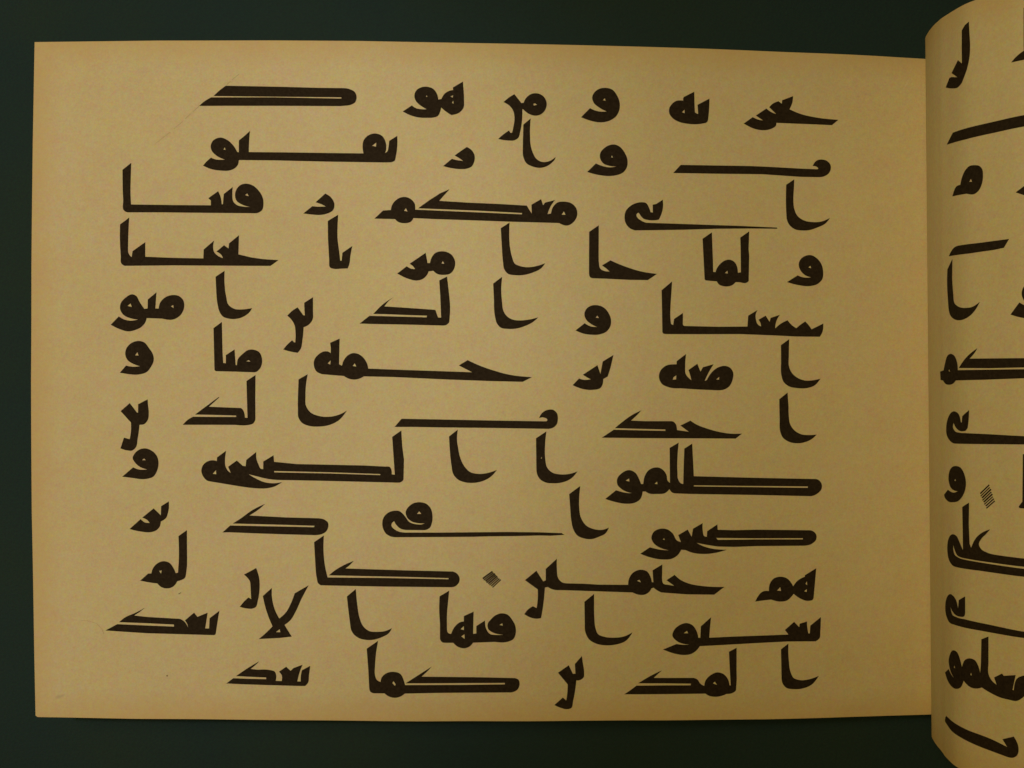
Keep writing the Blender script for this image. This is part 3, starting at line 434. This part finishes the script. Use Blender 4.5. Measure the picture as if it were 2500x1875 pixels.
2566,-9986 2308,-10277 2329,-10628 2235,-10635 2083,-10319 1687,-10589 2043,-11020 2030,-11326s 1990,-11611 1867,-11499 1553,-11769 1777,-11873s 2022,-11929s 2165,-11898s 2247,-11613s 2362,-10881 2513,-10862s 2636,-10761s 2648,-10598s 2607,-10272
-12225,-7689 -12111,-7620 -12119,-7640 -12193,-7697"""
SCRIPT_CURL = """6981,11632 7003,11268s 7031,10841s 7004,10470s 6890,10122s 6649,9751 6450,9664s 6089,9713s 5642,9857 5898,10108 6047,10097 6253,10035 6392,10003 6212,10121 6039,10226 6191,10352 6429,10547 6648,10376 6637,10951 6640,11448 6796,11571
8911,11539 9196,11605 9198,9927 8938,9944 8717,9944s 8522,9947 8675,10084s 8918,10223 8912,10375
5705,7941 6119,8252 6814,8232 7549,8229s 8924,8247 9709,8334 9710,8005 8924,7896 7959,7881 6868,7878
6090,6166 6339,6445s 6567,6461 6646,6663s 6819,6886s 7015,6993s 7213,6984s 7401,6927s 7511,6801s 7536,6610s 7493,6338s 7365,6139s 7195,6061s 7057,6072 6888,6123|7004,6483 7069,6569 7116,6474
8671,5908 8926,6066 9330,6272 9330,5675 8926,5792
5832,4224 6188,4464s 6459,4502 7404,4483 8457,4495 8279,4239 7936,4206 7019,4186
6091,4107 6071,3474 6144,2986s 6222,2659s 6434,2532s 6848,2451s 7141,2471s 7424,2609 7257,2370s 7022,2180s 6802,2097s 6519,2071s 6191,2131s 5914,2292s 5766,2756 5701,3346s 5726,3799
8506,2149 8790,2507 8929,2424 9059,2395 8917,2581s 8859,2780s 8917,2972s 9141,3140s 9604,3061s 9739,2462s 9469,2083s 9142,2002s 8769,2061s
5060,136 5008,418 5390,456 5515,690s 5676,915s 5962,995s 6257,901s 6408,674s 6438,450 8931,454 9335,451 9335,177 8931,175 7590,134 6320,116 6193,36s 5830,-22s 5508,20s 5341,119|5808,425 5847,490 5924,408
6494,520 6939,901s 7333,1142 7220,988s 7023,814 8931,794 9335,789 9335,511 8931,508 7766,497
7005,-836 6985,-1160s 6943,-1413 6854,-1505 6553,-1523s 6323,-1420s 6175,-1275 6127,-1411s 6260,-1535s 6553,-1580s 6854,-1580 7769,-1580 8933,-1598 9337,-1609 9337,-1848 8933,-1854 7769,-1894 6324,-1948s 5902,-1873s 5615,-1659s 5601,-1399s 5743,-1133s 5982,-949s 6227,-894s 6497,-984s 6617,-1244 6659,-1240 6684,-1042
5375,-3707 5728,-3504 5978,-3552s 6198,-3557s 6445,-3486 6198,-3483s 5897,-3365s 5773,-3117s 5858,-2883s 6055,-2739s 6355,-2676s 6609,-2715s 6810,-2938s 6870,-3186s 6834,-3410s 6688,-3644s 6502,-3790s 6128,-3879s 5682,-3879s 5402,-3753s|6231,-3159 6295,-3100 6338,-3166
8902,-2150 8896,-2797 8888,-3609 8820,-3705s 8775,-3784s 8820,-3819 9339,-3807 9337,-2135
7009,-3803 6689,-3977 6716,-4845 6726,-5366 6559,-5151s 6389,-4967s 6165,-4926s 5892,-5016s 5698,-5237s 5651,-5504s 5757,-5781s 6054,-5945s 6391,-5973 7416,-5928 8937,-5910 9341,-5927 9341,-5688 8937,-5664 7773,-5662 6814,-5660 6477,-5640s 6234,-5564s 6158,-5431s 6165,-5285 6260,-5432s 6390,-5564s 6666,-5619 7416,-5617 8937,-5604 9341,-5614 9340,-5330 8937,-5349 8119,-5350 7703,-5316s 7488,-5235s 7397,-5106s 7488,-4909s 7631,-4768 7807,-4573 7524,-4703s 7303,-4884s 7092,-5238 7031,-5120 6997,-4496
6839,-6840 6507,-7021 6469,-7299 6332,-7037s 5972,-6927s 5608,-7092s 5445,-7367s 5461,-7626s 5695,-7840s 6203,-7880 7418,-7826 8939,-7788 9343,-7823 9342,-7614 8939,-7593 7775,-7575 6817,-7580 6394,-7601s 6053,-7557s 5936,-7354 6116,-7480s 6364,-7549s 6669,-7536 6793,-7490s 6840,-7260
7751,-7954 7492,-8090 7475,-8885 7449,-9171 7383,-8967s 7251,-8808s 7056,-8788s 6819,-8904s 6682,-9157 6593,-8956s 6425,-8741s 6169,-8729s 5877,-8933s 5752,-9190s 5875,-9419s 6206,-9620 6053,-9585s 5750,-9450 5380,-9657 5579,-9819s 5966,-9946s 6398,-9935s 6621,-9823s 6772,-9572 6910,-9655s 7117,-9715s 7346,-9686s 7512,-9616 7778,-9701s 8124,-9775s 8462,-9780s 8719,-9762s 8871,-9655s 8941,-9582 9344,-9433 9344,-8836 8940,-8936 8749,-9047s 8624,-9450 8586,-9449 8687,-8969 8294,-9075 8226,-9019 7951,-9201 8038,-9406 7882,-9324s 7777,-9192s 7752,-8827|6205,-9289 6240,-9201 6292,-9284|7069,-9318 7097,-9233 7124,-9321
5493,-11077 6208,-11086s 7039,-11115s 7780,-11151s 8404,-11256 8245,-11060 8626,-10880 8736,-11041s 8782,-11241s 8736,-11433s 8594,-11545s 8397,-11567 7423,-11510 6823,-11461s 5866,-11397s 5351,-11306s 5376,-11183s"""
MARK_FLAT = """-1086,-7102 -731,-6841 -697,-6889 -1052,-7150
-1050,-7166 -695,-6898 -668,-6934 -1023,-7202
-987,-7195 -639,-6921 -601,-6970 -950,-7244
-950,-7260 -609,-6984 -580,-7021 -921,-7296
-887,-7290 -559,-7014 -522,-7060 -850,-7335
-841,-7351 -526,-7079 -500,-7109 -816,-7381
-773,-7378 -476,-7112 -445,-7147 -742,-7413
-728,-7433 -425,-7152 -398,-7182 -701,-7463"""
MARK_CURL = """7428,-3465 7757,-3161 7791,-3190 7464,-3494
7448,-3546 7779,-3243 7806,-3266 7476,-3568
7491,-3592 7818,-3293 7855,-3326 7530,-3624
7511,-3672 7834,-3381 7863,-3406 7541,-3697
7555,-3719 7868,-3438 7905,-3471 7593,-3752
7582,-3794 7887,-3525 7912,-3549 7609,-3817
7632,-3838 7921,-3584 7951,-3613 7663,-3867
7658,-3908 7956,-3651 7983,-3676 7685,-3934"""
PENCIL_MARKS = """-10009,11353 -10264,11143 -10256,11132 -10001,11342
-10310,11098 -10460,10963 -10450,10952 -10300,11087
-11464,10182 -11704,9972 -11696,9963 -11456,10173
-11764,9912 -11974,9717 -11966,9708 -11756,9903
-12063,9626 -12378,9356 -12372,9349 -12057,9619
-12513,9236 -13053,8816 -13047,8809 -12507,9229
-15781,-8653 -15481,-8683 -15213,-8772 -15034,-8950 -14945,-9160 -14935,-9155 -15026,-8945 -15207,-8763 -15479,-8672 -15779,-8642"""
for l in SCRIPT_FLAT.split('\n'): ink("letter_group", l, PROF_FLAT, page)
for l in SCRIPT_CURL.split('\n'): ink("letter_group", l, PROF_CURL, page2)

def joined(name, lines, prof, parent, m, label):
    bm = bmesh.new()
    for l in lines.split('\n'):
        b = flat_shape(parse(l), prof, 6.0)
        wave = cockle if prof is PROF_FLAT else still
        for v in b.verts: v.co = point(prof, v.co.x, v.co.y, .08 + wave(v.co.x, v.co.y))
        b.normal_update()
        tmp = bpy.data.meshes.new("tmp"); b.to_mesh(tmp); b.free(); bm.from_mesh(tmp); bpy.data.meshes.remove(tmp)
    me = bpy.data.meshes.new(name); bm.to_mesh(me); bm.free()
    o = link(name, me, parent, m); o["label"] = label
    return o
joined("verse_mark", MARK_FLAT, PROF_FLAT, page, INK, "small diamond of fine slanting pen strokes")
joined("verse_mark", MARK_CURL, PROF_CURL, page2, INK, "narrow diamond of fine slanting pen strokes")
for l in PENCIL_MARKS.split('\n'): ink("pencil_line", l, PROF_FLAT, page, PENCIL)
